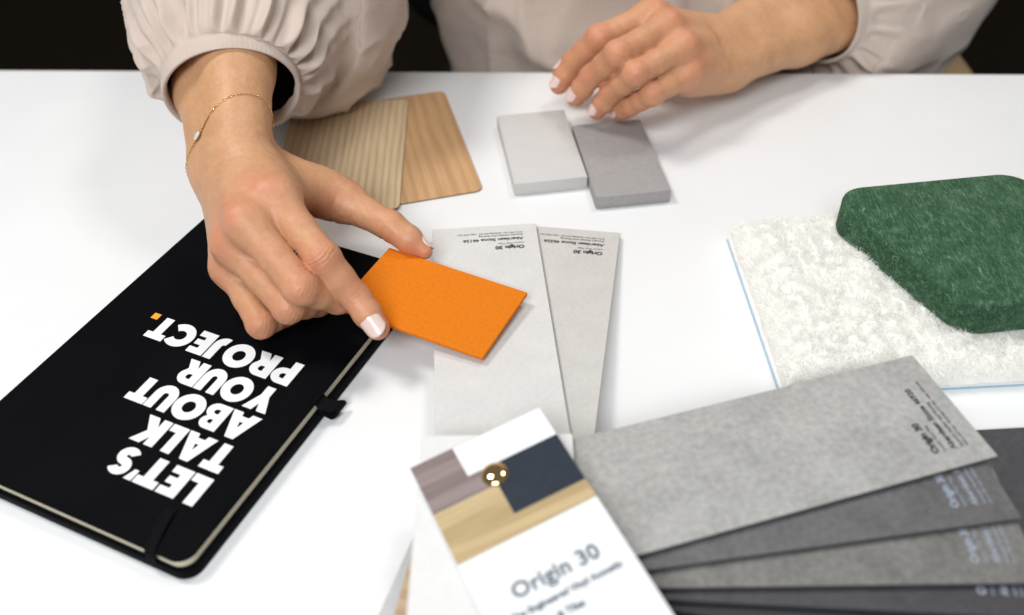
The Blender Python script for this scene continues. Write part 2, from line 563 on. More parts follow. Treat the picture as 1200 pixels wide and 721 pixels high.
GLYPH = {
    'L': (0.60, [[(0, 0), (.58, 0), (.58, .27), (.32, .27), (.32, 1), (0, 1)]]),
    'E': (0.66, [[(0, 0), (.62, 0), (.62, .25), (.32, .25), (.32, .385), (.58, .385), (.58, .615), (.32, .615), (.32, .75), (.62, .75), (.62, 1), (0, 1)]]),
    'T': (0.72, [[(.20, 0), (.52, 0), (.52, .73), (.72, .73), (.72, 1), (0, 1), (0, .73), (.20, .73)]]),
    "'": (0.26, [[(.0, .62), (.14, .62), (.27, 1), (.02, 1)]]),
    'S': (0.70, [stroke(arc(.35, .685, .20, .185, 28, 270, 22) + arc(.33, .315, .20, .185, 88, -150, 22), .27)]),
    'A': (1.02, [[(0, 0), (.34, 0), (.385, .15), (.635, .15), (.68, 0), (1.02, 0), (.66, 1), (.36, 1)], [(.44, .36), (.51, .60), (.58, .36)]]),
    'K': (0.88, [[(0, 0), (.32, 0), (.32, .33), (.50, 0), (.90, 0), (.56, .53), (.87, 1), (.49, 1), (.32, .69), (.32, 1), (0, 1)]]),
    'B': (0.76, [[(0, 0)] + [(.42, 0)] + arc(.44, .285, .31, .285, -85, 60, 12) + arc(.41, .745, .285, .255, -48, 88, 12) + [(0, 1)],
                 [(.30, .22), (.30, .40)] + arc(.40, .31, .09, .09, 90, -90, 8), [(.30, .62), (.30, .78)] + arc(.385, .70, .075, .08, 90, -90, 8)]),
    'O': (1.06, [ell(.53, .5, .53, .52), ell(.53, .5, .215, .225)]),
    'U': (0.82, [stroke([(.155, 1), (.155, .7)] + arc(.41, .42, .255, .265, 180, 360, 20) + [(.665, .7), (.665, 1)], .31)]),
    'Y': (0.90, [[(.29, 0), (.61, 0), (.61, .38), (.90, 1), (.55, 1), (.45, .70), (.35, 1), (0, 1), (.29, .38)]]),
    'R': (0.82, [[(0, 0), (.32, 0), (.32, .30), (.46, 0), (.83, 0), (.64, .36)] + arc(.42, .68, .36, .32, -45, 88, 14) + [(0, 1)],
                 [(.31, .56), (.31, .77)] + arc(.41, .665, .09, .105, 90, -90, 8)]),
    'P': (0.78, [[(0, 0), (.32, 0), (.32, .33)] + arc(.42, .665, .36, .335, -88, 88, 16) + [(0, 1)],
                 [(.31, .56), (.31, .77)] + arc(.41, .665, .09, .105, 90, -90, 8)]),
    'J': (0.56, [stroke([(.385, 1), (.385, .6)] + arc(.16, .38, .225, .235, 0, -108, 14), .31)]),
    'C': (0.92, [stroke(arc(.53, .5, .375, .365, 42, 318, 30), .31)]),
    '.': (0.30, [rect(0, 0, .29, .27)]),
}


def glyph_mesh(ch):
    cu = bpy.data.curves.new('letter', 'CURVE')
    cu.dimensions = '2D'
    cu.fill_mode = 'BOTH'
    cu.extrude = 0.004
    for poly in GLYPH[ch][1]:
        s = cu.splines.new('POLY')
        s.points.add(len(poly) - 1)
        for p, q in zip(s.points, poly): p.co = (q[0], q[1], 0, 1)
        s.use_cyclic_u = True
    tmp = bpy.data.objects.new('letter', cu)
    COL.objects.link(tmp)
    me = bpy.data.meshes.new_from_object(tmp.evaluated_get(bpy.context.evaluated_depsgraph_get()))
    bpy.data.objects.remove(tmp, do_unlink=True)
    me.name = 'letter'
    return me


KX = 1.0072
rows = [("LET'S", 16.0, 66.0, 162.3), ("TALK", 16.6, 67.5, 143.4), ("ABOUT", 17.3, 87.0, 124.4), ("YOUR", 18.0, 73.2, 105.8), ("PROJECT", 18.8, 107.2, 86.8)]
gcache = {}
for word, x0, x1, yb in rows:
    gap = 0.035
    adv = sum(GLYPH[c][0] for c in word) + gap * (len(word) - 1)
    sx = (x1 - x0) / adv
    x = x0
    for c in word:
        key = c
        if key not in gcache: gcache[key] = glyph_mesh(c)
        me = gcache[key]
        if not me.materials: me.materials.append(M_WHITEINK)
        lo = bpy.data.objects.new('letter', me)
        COL.objects.link(lo)
        lo.parent = fc
        lo.location = (x * KX / 1000, yb * KX / 1000, NB_T + 0.00006)
        lo.scale = (sx * KX / 1000, 15.6 * KX / 1000, 0.02)
        x += (GLYPH[c][0] + gap) * sx
me = glyph_mesh('.'); me.materials.append(M_YELLOWINK)
lo = bpy.data.objects.new('full_stop', me); COL.objects.link(lo); lo.parent = fc
lo['label'] = 'yellow full stop ending the white lettering'
lo.location = (108.4 * KX / 1000, 86.2 * KX / 1000, NB_T + 0.00006); lo.scale = (.0145, .0150, .02)

# ------------------------------------------------------------------ wood veneers
def veneer(name, label, corner, ang, w, d, zs, mat, bend=0.0):
    t = empty(name, (*corner, zs), math.radians(ang))
    tag(t, label, 'wood sample', 'wood veneer samples')
    ol = rounded_outline(rect(0, -d, w, 0), 0.005, 6)
    o = link_bm('veneer_face', slab_bm(ol, 0.00072, 0.0013, 0.00015, 1), mat, t); shade_flat_auto(o)
    o = link_bm('core', slab_bm(ol, 0.00004, 0.0007), M_DARKEDGE, t)
    return t


veneer('wood_sample', 'darker orange oak veneer sample half under the striped one', (-0.1227, 0.6028), 13.3, .080, .126, 0.0, M_OAK)
veneer('wood_sample', 'pale striped ash veneer sample lying on top of the oak one', (-0.1500, 0.6065), 1.0, .0805, .1285, 0.0015, M_ASH)

# ------------------------------------------------------------------ stone chips
def chip(label, corner, ang, w, d, h, mat):
    # corner = far left top corner
    o = link_bm('stone_sample', slab_bm(rounded_outline(rect(0, -d, w, 0), 0.0008, 2), 0.0, h, 0.0006, 2), mat)
    o.location = (*corner, 0.0001)
    o.rotation_euler = (0, 0, math.radians(ang))
    shade_flat_auto(o)
    tag(o, label, 'stone sample', 'small rectangular stone samples')


chip('pale grey stone sample block beside the darker taupe one', (-0.0068, 0.5722), 7.3, 0.0462, 0.0805, 0.0092, M_CHIP_L)
chip('dark taupe speckled stone sample block below the lifted hand', (0.0432, 0.5575), 6.7, 0.0464, 0.0818, 0.0092, M_CHIP_D)

# ------------------------------------------------------------------ orange card
oc = link_bm('felt_card', slab_bm(rounded_outline(rect(0, -.0525, .0838, 0), 0.0006, 2), -0.0021, 0.0, 0.0003, 1), M_ORANGE)
oc.location = (-0.0665, 0.4163, 0.0235)
oc.rotation_euler = (Matrix.Rotation(math.radians(-26.6), 4, 'Z') @ Matrix.Rotation(math.radians(1.6), 4, 'Y')).to_euler()
shade_flat_auto(oc)
tag(oc, 'bright orange felt card pinched between thumb and forefinger', 'felt sample')

# ------------------------------------------------------------------ riveted sample deck
deck = empty('sample_deck', (-0.0094, 0.2427, 0.0))
tag(deck, 'riveted fan of stone effect flooring samples with a white printed cover card', 'sample deck')
DO = Vector((-0.0094, 0.2427, 0.0))
CW, CL = 0.061, 0.2155


def card(E, ang, ze, zr, mat, edge, label=None, w=CW, L=CL, t=0.0024):
    """E = middle of the outer end; ang = outward direction; top surface from zr (rivet end) down to ze."""
    a = math.asin((zr - ze) / L)
    mtx = Matrix.Translation(Vector((E[0], E[1], ze)) - DO) @ Matrix.Rotation(math.radians(ang), 4, 'Z') @ Matrix.Rotation(a, 4, 'Y')
    ol = rounded_outline(rect(-L, -w / 2, 0, w / 2), 0.0005, 2)
    bm = slab_bm(ol, -t, 0.0, 0.0002, 1)
    o = link_bm('sample_card', bm, mat, deck, mtx=mtx)
    o.data.materials.append(edge)
    for p in o.data.polygons:
        if p.normal.z < 0.5: p.material_index = 1
    if label: o['label'] = label
    return o


def from_rivet(ang, r=0.2015):
    a = math.radians(ang)
    return (DO.x + r * math.cos(a), DO.y + r * math.sin(a))


def card_text(c, code, ink, far=0.0, side=0.0085):
    # text reads upright when the rivet is at the top: its up axis points along -x of the card
    R = Matrix.Rotation(math.radians(90), 4, 'Z')
    w0 = -CW / 2 + side
    for body, size, x, bold in (('Origin 30', 0.0043, -0.0215, 0.00020), ('Luxury Vinyl Tiles', 0.0020, -0.0184, 0.00002),
                                ('Aberdeen Stone ' + code, 0.0037, -0.0134, 0.00012), ('Acoustic backed vinyl flooring', 0.0021, -0.0101, 0.00003),
                                ('914 x 457 mm  thickness 2.5 mm  wear 0.55 mm', 0.0019, -0.0076, 0.00003)):
        text_mesh(body, size, 'printed_line', ink, c, Matrix.Translation((x + far, w0, 0.00009)) @ R, 'LEFT', bold, 0.00003)


c_l2 = card((0.0346, 0.4532), 80.0, 0.0042, 0.0202, M_CARD_L2, M_EDGE_PALE, 'warm pale grey card fanned to the far side')
card_text(c_l2, '46226', M_BLACKINK)
c_l1 = card((-0.0152, 0.4533), 93.2, 0.0075, 0.0230, M_CARD_L1, M_EDGE_PALE, 'palest grey card lying under the orange felt card')
card_text(c_l1, '46126', M_BLACKINK)
c_r1 = card((0.1901, 0.2786), 15.5, 0.0398, 0.0398, M_CARD_R1, M_EDGE, 'wide light grey concrete card overlapping the white fleece')
card_text(c_r1, '46920', M_BLACKINK)
c_r2 = card((0.1938, 0.2509), 7.1, 0.0370, 0.0370, M_CARD_R2, M_EDGE, 'dark grey card just under the light concrete one')
card_text(c_r2, '46950', M_PALEINK)
c_r3 = card((0.1970, 0.2243), -0.9, 0.0342, 0.0342, M_CARD_R3, M_EDGE, 'mid grey mottled card')
card_text(c_r3, '46960', M_PALEINK)
c_r4 = card((0.1975, 0.2110), -5.0, 0.0314, 0.0314, M_CARD_R4, M_EDGE, 'charcoal card')
card_text(c_r4, '46970', M_PALEINK)
c_r5 = card((0.1930, 0.1935), -11.5, 0.0286, 0.0286, M_CARD_R5, M_EDGE, 'black card')
card(from_rivet(-18), -18, 0.0238, 0.0258, M_CARD_R5, M_EDGE)
w1 = card((-0.0115, 0.0500), -91.0, 0.0425, 0.0425, M_CARD_PALE, M_EDGE_PALE, 'chalk white card just beneath the cover', w=0.0635)
card(from_rivet(-100.8), -100.8, 0.0170, 0.0172, M_CARD_TAN, M_CARD_TAN, 'tan wood card')
card(from_rivet(-108), -108, 0.0142, 0.0144, M_CARD_GREY, M_EDGE_PALE, 'silver grey card')
for k, an in enumerate((-94, -90, -86, -97)):
    card(from_rivet(an), an, 0.0116 - k * .0028, 0.0116 - k * .0028, (M_CARD_PALE, M_CARD_GREY, M_CARD_L2, M_CARD_R3)[k], M_EDGE_PALE)
for k, an in enumerate((-24, -30)):
    card(from_rivet(an), an, 0.0200 - k * .004, 0.0216 - k * .005, M_CARD_R5, M_EDGE)

# printed cover card
c1 = Vector((0.0103, 0.2710, 0.0530)); c0 = Vector((-0.0435, 0.2481, 0.0445)); c2 = Vector((0.0531, 0.1740, 0.0530))
cy = (c1 - c2).normalized(); cx = (c1 - c0); cx = (cx - cy * cx.dot(cy)).normalized(); cz = cx.cross(cy)
cm = Matrix((cx, cy, cz)).transposed().to_4x4(); cm.translation = c1 - DO
cover = link_bm('cover_card', slab_bm(rounded_outline(rect(-.0592, -.225, 0, 0), 0.0008, 2), -0.0011, 0.0, 0.0002, 1), M_CARD_W, deck, mtx=cm)
cover['label'] = 'white printed cover card with brass rivet'


def print_patch(pts, mat, z=0.00005):
    bm = slab_bm([(x * .958 / 1000, y * .975 / 1000) for x, y in pts], 0.00001, z)
    return link_bm('printed_panel', bm, mat, cover)


print_patch([(-61.7, -.1), (-42, -.1), (-41.7, -16.5), (-31, -16.5), (-31, -26.2), (-61.7, -26.2)], M_PRINTWOOD)
print_patch([(-30.95, -16.5), (-.1, -16.5), (-.1, -42.2), (-32.5, -42.2), (-32.5, -26.25), (-30.95, -26.25)], M_NAVY)
print_patch([(-61.7, -26.3), (-32.55, -26.3), (-32.55, -42.25), (-.1, -42.25), (-.1, -51.6), (-61.7, -51.6)], M_PRINTOAK)
text_mesh('Origin 30', 0.0088, 'printed_line', M_SLATEINK, cover, Matrix.Translation((-.0460, -.0735, .00006)), 'LEFT', 0.00022, .00003, 1.04)
text_mesh('The Engineered Vinyl Acoustic', 0.0036, 'printed_line', M_SLATEINK, cover, Matrix.Translation((-.0505, -.0808, .00006)), 'LEFT', 0.00016, .00003)
text_mesh('Planks & Tiles', 0.0038, 'printed_line', M_SLATEINK, cover, Matrix.Translation((-.0460, -.0876, .00006)), 'LEFT', 0.00016, .00003)

# brass rivet: flange and dome
prof = [(0, .0023), (.0012, .00222), (.0024, .0019), (.0033, .0014), (.0039, .0008), (.0042, .0002), (.0043, 0), (.0043, -.0003)]
vs, fs = [], []
NS = 32
for r, z in prof:
    for k in range(NS):
        vs.append((r * math.cos(2 * math.pi * k / NS), r * math.sin(2 * math.pi * k / NS), z))
for i in range(len(prof) - 1):
    for k in range(NS):
        fs.append((i * NS + k, (i + 1) * NS + k, (i + 1) * NS + (k + 1) % NS, i * NS + (k + 1) % NS))
bm = bmesh.new(); bv = [bm.verts.new(v_) for v_ in vs]
for f in fs: bm.faces.new([bv[k] for k in f])
bmesh.ops.remove_doubles(bm, verts=bm.verts[:], dist=1e-6)
rv = link_bm('rivet', bm, M_BRASS, deck, True, cm @ Matrix.Translation((-.0302, -.0210, .0004)) @ Matrix.Diagonal((1.3, 1.3, .75, 1)))
link_bm('rivet_shank', slab_bm(ell(0, 0, .002, .002, 16), -.032, 0.0), M_BRASS, rv)

# dark tile lying on the table under the fan
dt = link_bm('floor_tile_sample', slab_bm(rounded_outline(rect(0, -.058, .19, 0), .0006, 2), 0, .0042, .0003, 1), M_CARD_R4)
dt.location = (0.160, 0.2905, 0.0001); dt.rotation_euler = (0, 0, math.radians(2.0))
tag(dt, 'dark grey tile sample flat on the table between fleece and fanned cards', 'tile sample')

# ------------------------------------------------------------------ fleece
fl = empty('fleece_sample', (0.1305, 0.3190, 0.0), math.radians(1.8))
tag(fl, 'fluffy white fleece sample with thin blue backing edge under the green felt', 'fleece sample')
FW, FD = 0.178, 0.1245
link_bm('backing', slab_bm(rounded_outline(rect(0.0005, 0.0005, FW, FD), .001, 2), 0.0009, 0.0030), M_BACKING, fl)
link_bm('backing_film', slab_bm(rounded_outline(rect(.0001, .0001, FW + .0006, FD + .0006), .001, 2), 0.0001, 0.00065), M_BLUE, fl)
nx, ny = 300, 216
gx = np.linspace(0, 1, nx); gy = np.linspace(0, 1, ny)
X, Y = np.meshgrid(gx * FW, gy * FD, indexing='ij')
ed = np.minimum(np.minimum(X, FW - X), np.minimum(Y, FD - Y))
P3 = np.stack([X, Y, 0 * X], -1)
cl = vnoise(P3 * 95 + 3.3); cl2 = vnoise(P3 * 210 + 9.1); cl3 = vnoise(P3 * 520 + 17.7); cl0 = vnoise(P3 * 32 + 5.5)
top = 0.0145 + 0.0035 * cl0 + 0.0046 * np.abs(cl - .5) * 2 + 0.0024 * np.abs(cl2 - .5) * 2 + 0.0009 * cl3
prof_e = np.clip(ed / 0.016, 0, 1)
prof_e = np.sqrt(1 - (1 - prof_e) ** 2)
Z = 0.0031 + (top - 0.0031) * (0.10 + 0.90 * prof_e)
Z[ed < 1e-6] = 0.0031
wob = 0.0016 * (vnoise(np.stack([X * 160, Y * 160, Z * 160 + 40], -1)) - .5)
Xw = X + wob + 0.0022 * np.clip(1 - X / .05, 0, 1); Yw = Y + 0.0016 * (vnoise(np.stack([X * 160 + 31, Y * 160, Z * 160], -1)) - .5) + 0.0006
verts = np.stack([Xw, Yw, Z], -1).reshape(-1, 3)
idx = np.arange(nx * ny).reshape(nx, ny)
faces = np.stack([idx[:-1, :-1], idx[1:, :-1], idx[1:, 1:], idx[:-1, 1:]], -1).reshape(-1, 4)
pile = link_mesh('pile', verts, faces, M_FLEECE, fl, True)


def fibres(name, P, N, length, width, curl, mat, parent, nseg=4):
    """Short curly ribbons rooted at P with main direction N."""
    n = len(P)
    N = N / np.linalg.norm(N, axis=1, keepdims=True)
    a = rng.normal(size=(n, 3)); t = np.cross(N, a); t /= np.linalg.norm(t, axis=1, keepdims=True)
    b = np.cross(N, t)
    ph = rng.random(n) * 6.28
    L = length * (0.6 + 0.8 * rng.random(n))
    rows_ = []
    for k in range(nseg + 1):
        u = k / nseg
        ang = ph + u * curl * 2.6
        off = (np.cos(ang)[:, None] * t + np.sin(ang)[:, None] * b) * (L * curl * 0.22)[:, None] * u
        lean = t * (L * 0.35 * u * u)[:, None]
        c = P + N * (L * u * (1 - 0.25 * curl * u))[:, None] + off + lean
        w = (width * (1 - 0.6 * u))
        rows_.append(c - b * w); rows_.append(c + b * w)
    V = np.stack(rows_, 1).reshape(-1, 3)
    base = np.arange(n) * (2 * (nseg + 1))
    F = np.concatenate([np.stack([base + 2 * k, base + 2 * k + 1, base + 2 * k + 3, base + 2 * k + 2], -1) for k in range(nseg)])
    o = link_mesh(name, V, F, mat, parent, True)
    o['kind'] = 'stuff'
    return o


nf = 60000
ii = rng.integers(1, nx - 1, nf); jj = rng.integers(1, ny - 1, nf)
Pf = np.stack([Xw[ii, jj], Yw[ii, jj], Z[ii, jj] - .0004], -1)
dzx = (Z[np.minimum(ii + 1, nx - 1), jj] - Z[ii - 1, jj]) / (2 * FW / nx); dzy = (Z[ii, np.minimum(jj + 1, ny - 1)] - Z[ii, jj - 1]) / (2 * FD / ny)
Nf = np.stack([-np.clip(dzx, -2, 2), -np.clip(dzy, -2, 2), np.ones(nf)], -1) + rng.normal(size=(nf, 3)) * 0.5
fibres('pile_fibres', Pf, Nf, 0.0048, 0.00010, 1.4, M_FLEECEFIB, fl)

# ------------------------------------------------------------------ green felt tile
gt = empty('felt_tile', (0.2195, 0.337, 0.0205))
tag(gt, 'thick green felt tile with rounded corners resting on the white fleece', 'felt sample')
GP = [(0, 0), (0.1105, 0.012), (0.0645, 0.110), (-0.046, 0.098)]
gout = rounded_outline(GP, [0.018, .014, 0.018, 0.015], 12)
gb = link_bm('slab', slab_bm(gout, 0.0, 0.0205, 0.0022, 3), M_GREEN, gt); shade_flat_auto(gb, 60)
PF, NF = [], []
per = [Vector(p) for p in gout]
for k in range(len(per)):
    a_, b_ = per[k], per[(k + 1) % len(per)]
    nn = Vector(((b_ - a_).y, -(b_ - a_).x)).normalized() if (b_ - a_).length > 1e-9 else Vector((1, 0))
    for q in range(int((b_ - a_).length * 16000)):
        u_ = random.random(); p = a_.lerp(b_, u_)
        PF.append((p.x - nn.x * .0003, p.y - nn.y * .0003, random.uniform(.0008, .0198)))
        NF.append((nn.x * .55 + random.gauss(0, .6), nn.y * .55 + random.gauss(0, .6), random.gauss(0, .45)))
cnt = 0
while cnt < 2600:
    u_, w_ = random.random(), random.random()
    x = GP[1][0] * u_ + GP[3][0] * w_; y = GP[1][1] * u_ + GP[3][1] * w_
    if min(u_, 1 - u_, w_, 1 - w_) < .035: continue
    PF.append((x, y, .0203)); NF.append((random.gauss(0, 1.2), random.gauss(0, 1.2), .35)); cnt += 1
fibres('felt_fibres', np.array(PF), np.array(NF), 0.0011, 0.00004, 0.9, M_GREENFIB, gt, 3)

# ------------------------------------------------------------------ person
# ---- signed-distance modelling of the body, meshed with surface nets
def rcone(P, a, b, ra, rb):
    a = np.asarray(a, np.float32); b = np.asarray(b, np.float32)
    ab = b - a
    t = np.clip(((P - a) @ ab) / max(float(ab @ ab), 1e-12), 0, 1)
    d = P - a - t[:, None] * ab
    return np.sqrt((d * d).sum(1)) - (ra + (rb - ra) * t)


def smin(a, b, k):
    h = np.clip(0.5 + 0.5 * (b - a) / k, 0, 1)
    return b + (a - b) * h - k * h * (1 - h)


class Solid:
    def __init__(self):
        self.palm = []      # (a,b,ra,rb,k)
        self.fingers = []   # lists of (a,b,ra,rb)
        self.kf = 0.006

    def __call__(self, P):
        P = np.asarray(P, np.float32)
        d = None
        for a, b, ra, rb, k in self.palm:
            q = rcone(P, a, b, ra, rb)
            d = q if d is None else smin(d, q, k)
        out = d
        for ch, kb in self.fingers:
            f = None
            for a, b, ra, rb in ch:
                q = rcone(P, a, b, ra, rb)
                f = q if f is None else smin(f, q, 0.0022)
            out = smin(out, smin(d, f, kb), 0.0011)
        return out


def surface_nets(fn, lo, hi, h, coarse=5):
    lo = np.asarray(lo, float); hi = np.asarray(hi, float)
    nb_ = np.ceil((hi - lo) / (h * coarse)).astype(int)
    n = nb_ * coarse + 1
    D = np.full(n, 1.0, np.float32)
    bc_ = np.stack(np.meshgrid(*[np.arange(k) for k in nb_], indexing='ij'), -1).reshape(-1, 3)
    ctr = lo + (bc_ + 0.5) * h * coarse
    dc = fn(ctr)
    thr = h * coarse * 0.9 + 2 * h
    for blk, dd in zip(bc_[dc < -thr], dc[dc < -thr]):
        s = blk * coarse
        D[s[0]:s[0] + coarse + 1, s[1]:s[1] + coarse + 1, s[2]:s[2] + coarse + 1] = -1
    near = bc_[np.abs(dc) <= thr]
    loc_ = np.stack(np.meshgrid(*[np.arange(coarse + 1)] * 3, indexing='ij'), -1).reshape(-1, 3)
    flat = (near[:, None, :] * coarse + loc_[None]).reshape(-1, 3)
    key = np.unique(np.ravel_multi_index(flat.T, n))
    ijk = np.stack(np.unravel_index(key, n), -1)
    val = np.concatenate([fn(lo + c_ * h) for c_ in np.array_split(ijk, max(1, len(ijk) // 400000))])
    D.reshape(-1)[key] = val
    S = D < 0
    c = np.stack([S[i:n[0] - 1 + i, j:n[1] - 1 + j, k:n[2] - 1 + k] for i in (0, 1) for j in (0, 1) for k in (0, 1)], 0)
    cnt_ = c.sum(0)
    act = (cnt_ > 0) & (cnt_ < 8)
    cells = np.argwhere(act)
    vid = np.full(act.shape, -1, np.int64)
    vid[act] = np.arange(len(cells))
    acc = np.zeros((len(cells), 3)); num = np.zeros(len(cells))
    corners = [(i, j, k) for i in (0, 1) for j in (0, 1) for k in (0, 1)]
    for a in corners:
        for ax in range(3):
            if a[ax] == 0:
                b = list(a); b[ax] = 1
                da = D[cells[:, 0] + a[0], cells[:, 1] + a[1], cells[:, 2] + a[2]]
                db = D[cells[:, 0] + b[0], cells[:, 1] + b[1], cells[:, 2] + b[2]]
                cr = (da < 0) != (db < 0)
                t = np.where(cr, da / np.where(cr, da - db, 1), 0)
                p = np.array(a)[None] + np.eye(3)[ax][None] * t[:, None]
                acc[cr] += p[cr]; num[cr] += 1
    V = lo + (cells + acc / num[:, None]) * h
    Fq = []
    for ax in range(3):
        u, w = (ax + 1) % 3, (ax + 2) % 3
        sl0 = [slice(None)] * 3; sl1 = [slice(None)] * 3
        sl0[ax] = slice(0, n[ax] - 1); sl1[ax] = slice(1, n[ax])
        a_ = S[tuple(sl0)]; b_ = S[tuple(sl1)]
        e = np.argwhere(a_ != b_)
        e = e[(e[:, u] > 0) & (e[:, w] > 0) & (e[:, u] < n[u] - 1) & (e[:, w] < n[w] - 1)]
        if not len(e): continue
        sgn = a_[e[:, 0], e[:, 1], e[:, 2]]
        q = []
        for du, dw in ((-1, -1), (0, -1), (0, 0), (-1, 0)):
            cidx = e.copy(); cidx[:, u] += du; cidx[:, w] += dw
            q.append(vid[cidx[:, 0], cidx[:, 1], cidx[:, 2]])
        q = np.stack(q, 1)
        q[~sgn] = q[~sgn][:, ::-1]
        Fq.append(q)
    F = np.concatenate(Fq)
    F = F[(F >= 0).all(1)]
    return V, F


def relax(V, F, it=2, lam=0.5):
    for _ in range(it):
        S = np.zeros_like(V); c = np.zeros(len(V))
        for i in range(4):
            for j in (1, 3):
                np.add.at(S, F[:, i], V[F[:, (i + j) % 4]]); np.add.at(c, F[:, i], 1)
        V = V + lam * (S / np.maximum(c, 1)[:, None] - V)
    return V


def grad(fn, P, e=0.0006):
    g = np.stack([fn(P + np.eye(3)[i] * e) - fn(P - np.eye(3)[i] * e) for i in range(3)], 1)
    return g / np.maximum(np.linalg.norm(g, axis=1, keepdims=True), 1e-9)


A3 = lambda *t: np.array(t, float)
nrm = lambda v_: v_ / np.linalg.norm(v_)


class Hand:
    """Joints: W wrist, T0-3 thumb, I/M/R/L 0-3 fingers, F forearm point, E elbow."""

    def __init__(self, J, thumb=(.0112, .0106, .0094, .0068)):
        self.J = J
        s = self.s = Solid()
        W = J['W']
        n = np.cross(J['I0'] - W, J['L0'] - W); n = nrm(n)
        if n[2] < 0: n = -n
        self.dors = n
        ax = nrm(J['W'] - J['F'])
        lat = nrm(np.cross(n, ax))            # across the wrist
        if lat @ (J['I0'] - J['L0']) < 0: lat = -lat
        self.lat = lat
        F, E = J['F'], J['E']
        # forearm: two overlapping bones give an oval section
        for sg, rw in ((1, 1.0), (-1, .97)):
            s.palm.append((W + lat * sg * .0095, F + lat * sg * .0115, .0152 * rw, .0195 * rw, .012))
            s.palm.append((F + lat * sg * .0115, F + (E - F) * .55 + lat * sg * .014, .0195 * rw, .0262 * rw, .012))
            s.palm.append((F + (E - F) * .55 + lat * sg * .014, E, .0262 * rw, .030, .012))
        s.palm.append((W - lat * .0165 + n * .005 - ax * .006, W - lat * .0165 + n * .004 - ax * .012, .0062, .007, .008))   # ulnar head
        # metacarpals
        for f, r0, r1, off in (('I', .0115, .0106, .011), ('M', .0120, .0108, .004), ('R', .0115, .0100, -.004), ('L', .0107, .0093, -.011)):
            m0 = J[f + '0']
            s.palm.append((W + lat * off * .9, m0 - n * .0022, r0, r1, .009))
            mid = W * .45 + m0 * .55
            s.palm.append((W * .75 + m0 * .25 + lat * off * .6 - n * .0085, m0 * .86 + W * .14 - n * .0085, .0105, .0095, .008))
            s.palm.append((mid + n * .0062, m0 + n * .0040, .0042, .0058, .0055))       # extensor tendon and knuckle
        # thenar and web
        s.palm.append((J['T0'], J['T1'], .0138, .0108, .012))
        s.palm.append((W * .5 + J['I0'] * .5 - n * .008, J['T1'] * .65 + J['T0'] * .35, .0085, .0075, .013))
        s.palm.append((J['I0'] * .72 + W * .28 - n * .009, J['T1'] * .8 + J['T0'] * .2, .0060, .0062, .011))
        # hypothenar
        s.palm.append((W - lat * .012 - n * .009, J['L0'] * .7 + W * .3 - n * .009, .0115, .0105, .010))
        R = dict(I=(.0099, .0085, .0075, .0062), M=(.0099, .0085, .0076, .0064), R=(.0093, .0081, .0073, .0060), L=(.0086, .0073, .0065, .0054), T=thumb)
        self.R = R
        for f in 'IMRLT':
            j = [J[f + str(k)] for k in range(4)]
            r = R[f]
            ch = []
            if f != 'T':
                ch.append((j[0], j[0] * .45 + j[1] * .55, r[0], r[1] * .985))
                ch.append((j[0] * .45 + j[1] * .55, j[1], r[1] * .985, r[1]))
            else:
                ch.append((j[1] * .7 + j[0] * .3, j[1], r[0], r[1] * 1.02))
                ch.append((j[1], j[1] * .5 + j[2] * .5, r[1], r[1] * .90))
                ch.append((j[1] * .5 + j[2] * .5, j[2], r[1] * .90, r[2]))
            if f != 'T':
                ch.append((j[1], j[1] * .5 + j[2] * .5, r[1], (r[1] + r[2]) * .475))
                ch.append((j[1] * .5 + j[2] * .5, j[2], (r[1] + r[2]) * .475, r[2]))
            d = nrm(j[3] - j[2])
            ch.append((j[2], j[2] * .45 + j[3] * .55, r[2], r[2] * .93))
            ch.append((j[2] * .45 + j[3] * .55, j[3], r[2] * .93, r[3]))
            # dorsal bump at the middle knuckle
            if f != 'T':
                dn = nrm(nrm(j[1] - j[0]) - nrm(j[2] - j[1]))
                bend = np.linalg.norm(nrm(j[1] - j[0]) - nrm(j[2] - j[1]))
                ch.append((j[1] + dn * min(.0010, .0013 * bend), j[1] + dn * min(.0010, .0013 * bend), r[1] * .96, r[1] * .96))
            s.fingers.append((ch, .0075 if f != 'T' else .009))

    def dorsal_at(self, f, seg):
        j = [self.J[f + str(k)] for k in range(4)]
        d = nrm(j[seg + 1] - j[seg])
        if f == 'T':
            ref = self.thumb_dors
        else:
            ref = self.dors
            dn = nrm(j[1] - j[0]) - nrm(j[2] - j[1])
            if np.linalg.norm(dn) > .15: ref = nrm(dn) * .8 + self.dors * .2
            dn2 = nrm(j[2] - j[1]) - nrm(j[3] - j[2])
            if seg == 2 and np.linalg.norm(dn2) > .08: ref = ref + nrm(dn2) * .6
        ref = ref - d * (ref @ d)
        return d, nrm(ref)

    def surf(self, o_, dirs, rmax=.022, fn=None):
        """Outward ray hits of the solid from origin points."""
        fn = fn or self.s
        t = np.zeros(len(o_)); lo_ = np.zeros(len(o_)); hi_ = np.full(len(o_), rmax)
        for _ in range(22):
            md = (lo_ + hi_) / 2
            ins = fn(o_ + dirs * md[:, None]) < 0
            lo_ = np.where(ins, md, lo_); hi_ = np.where(ins, hi_, md)
        return (lo_ + hi_) / 2

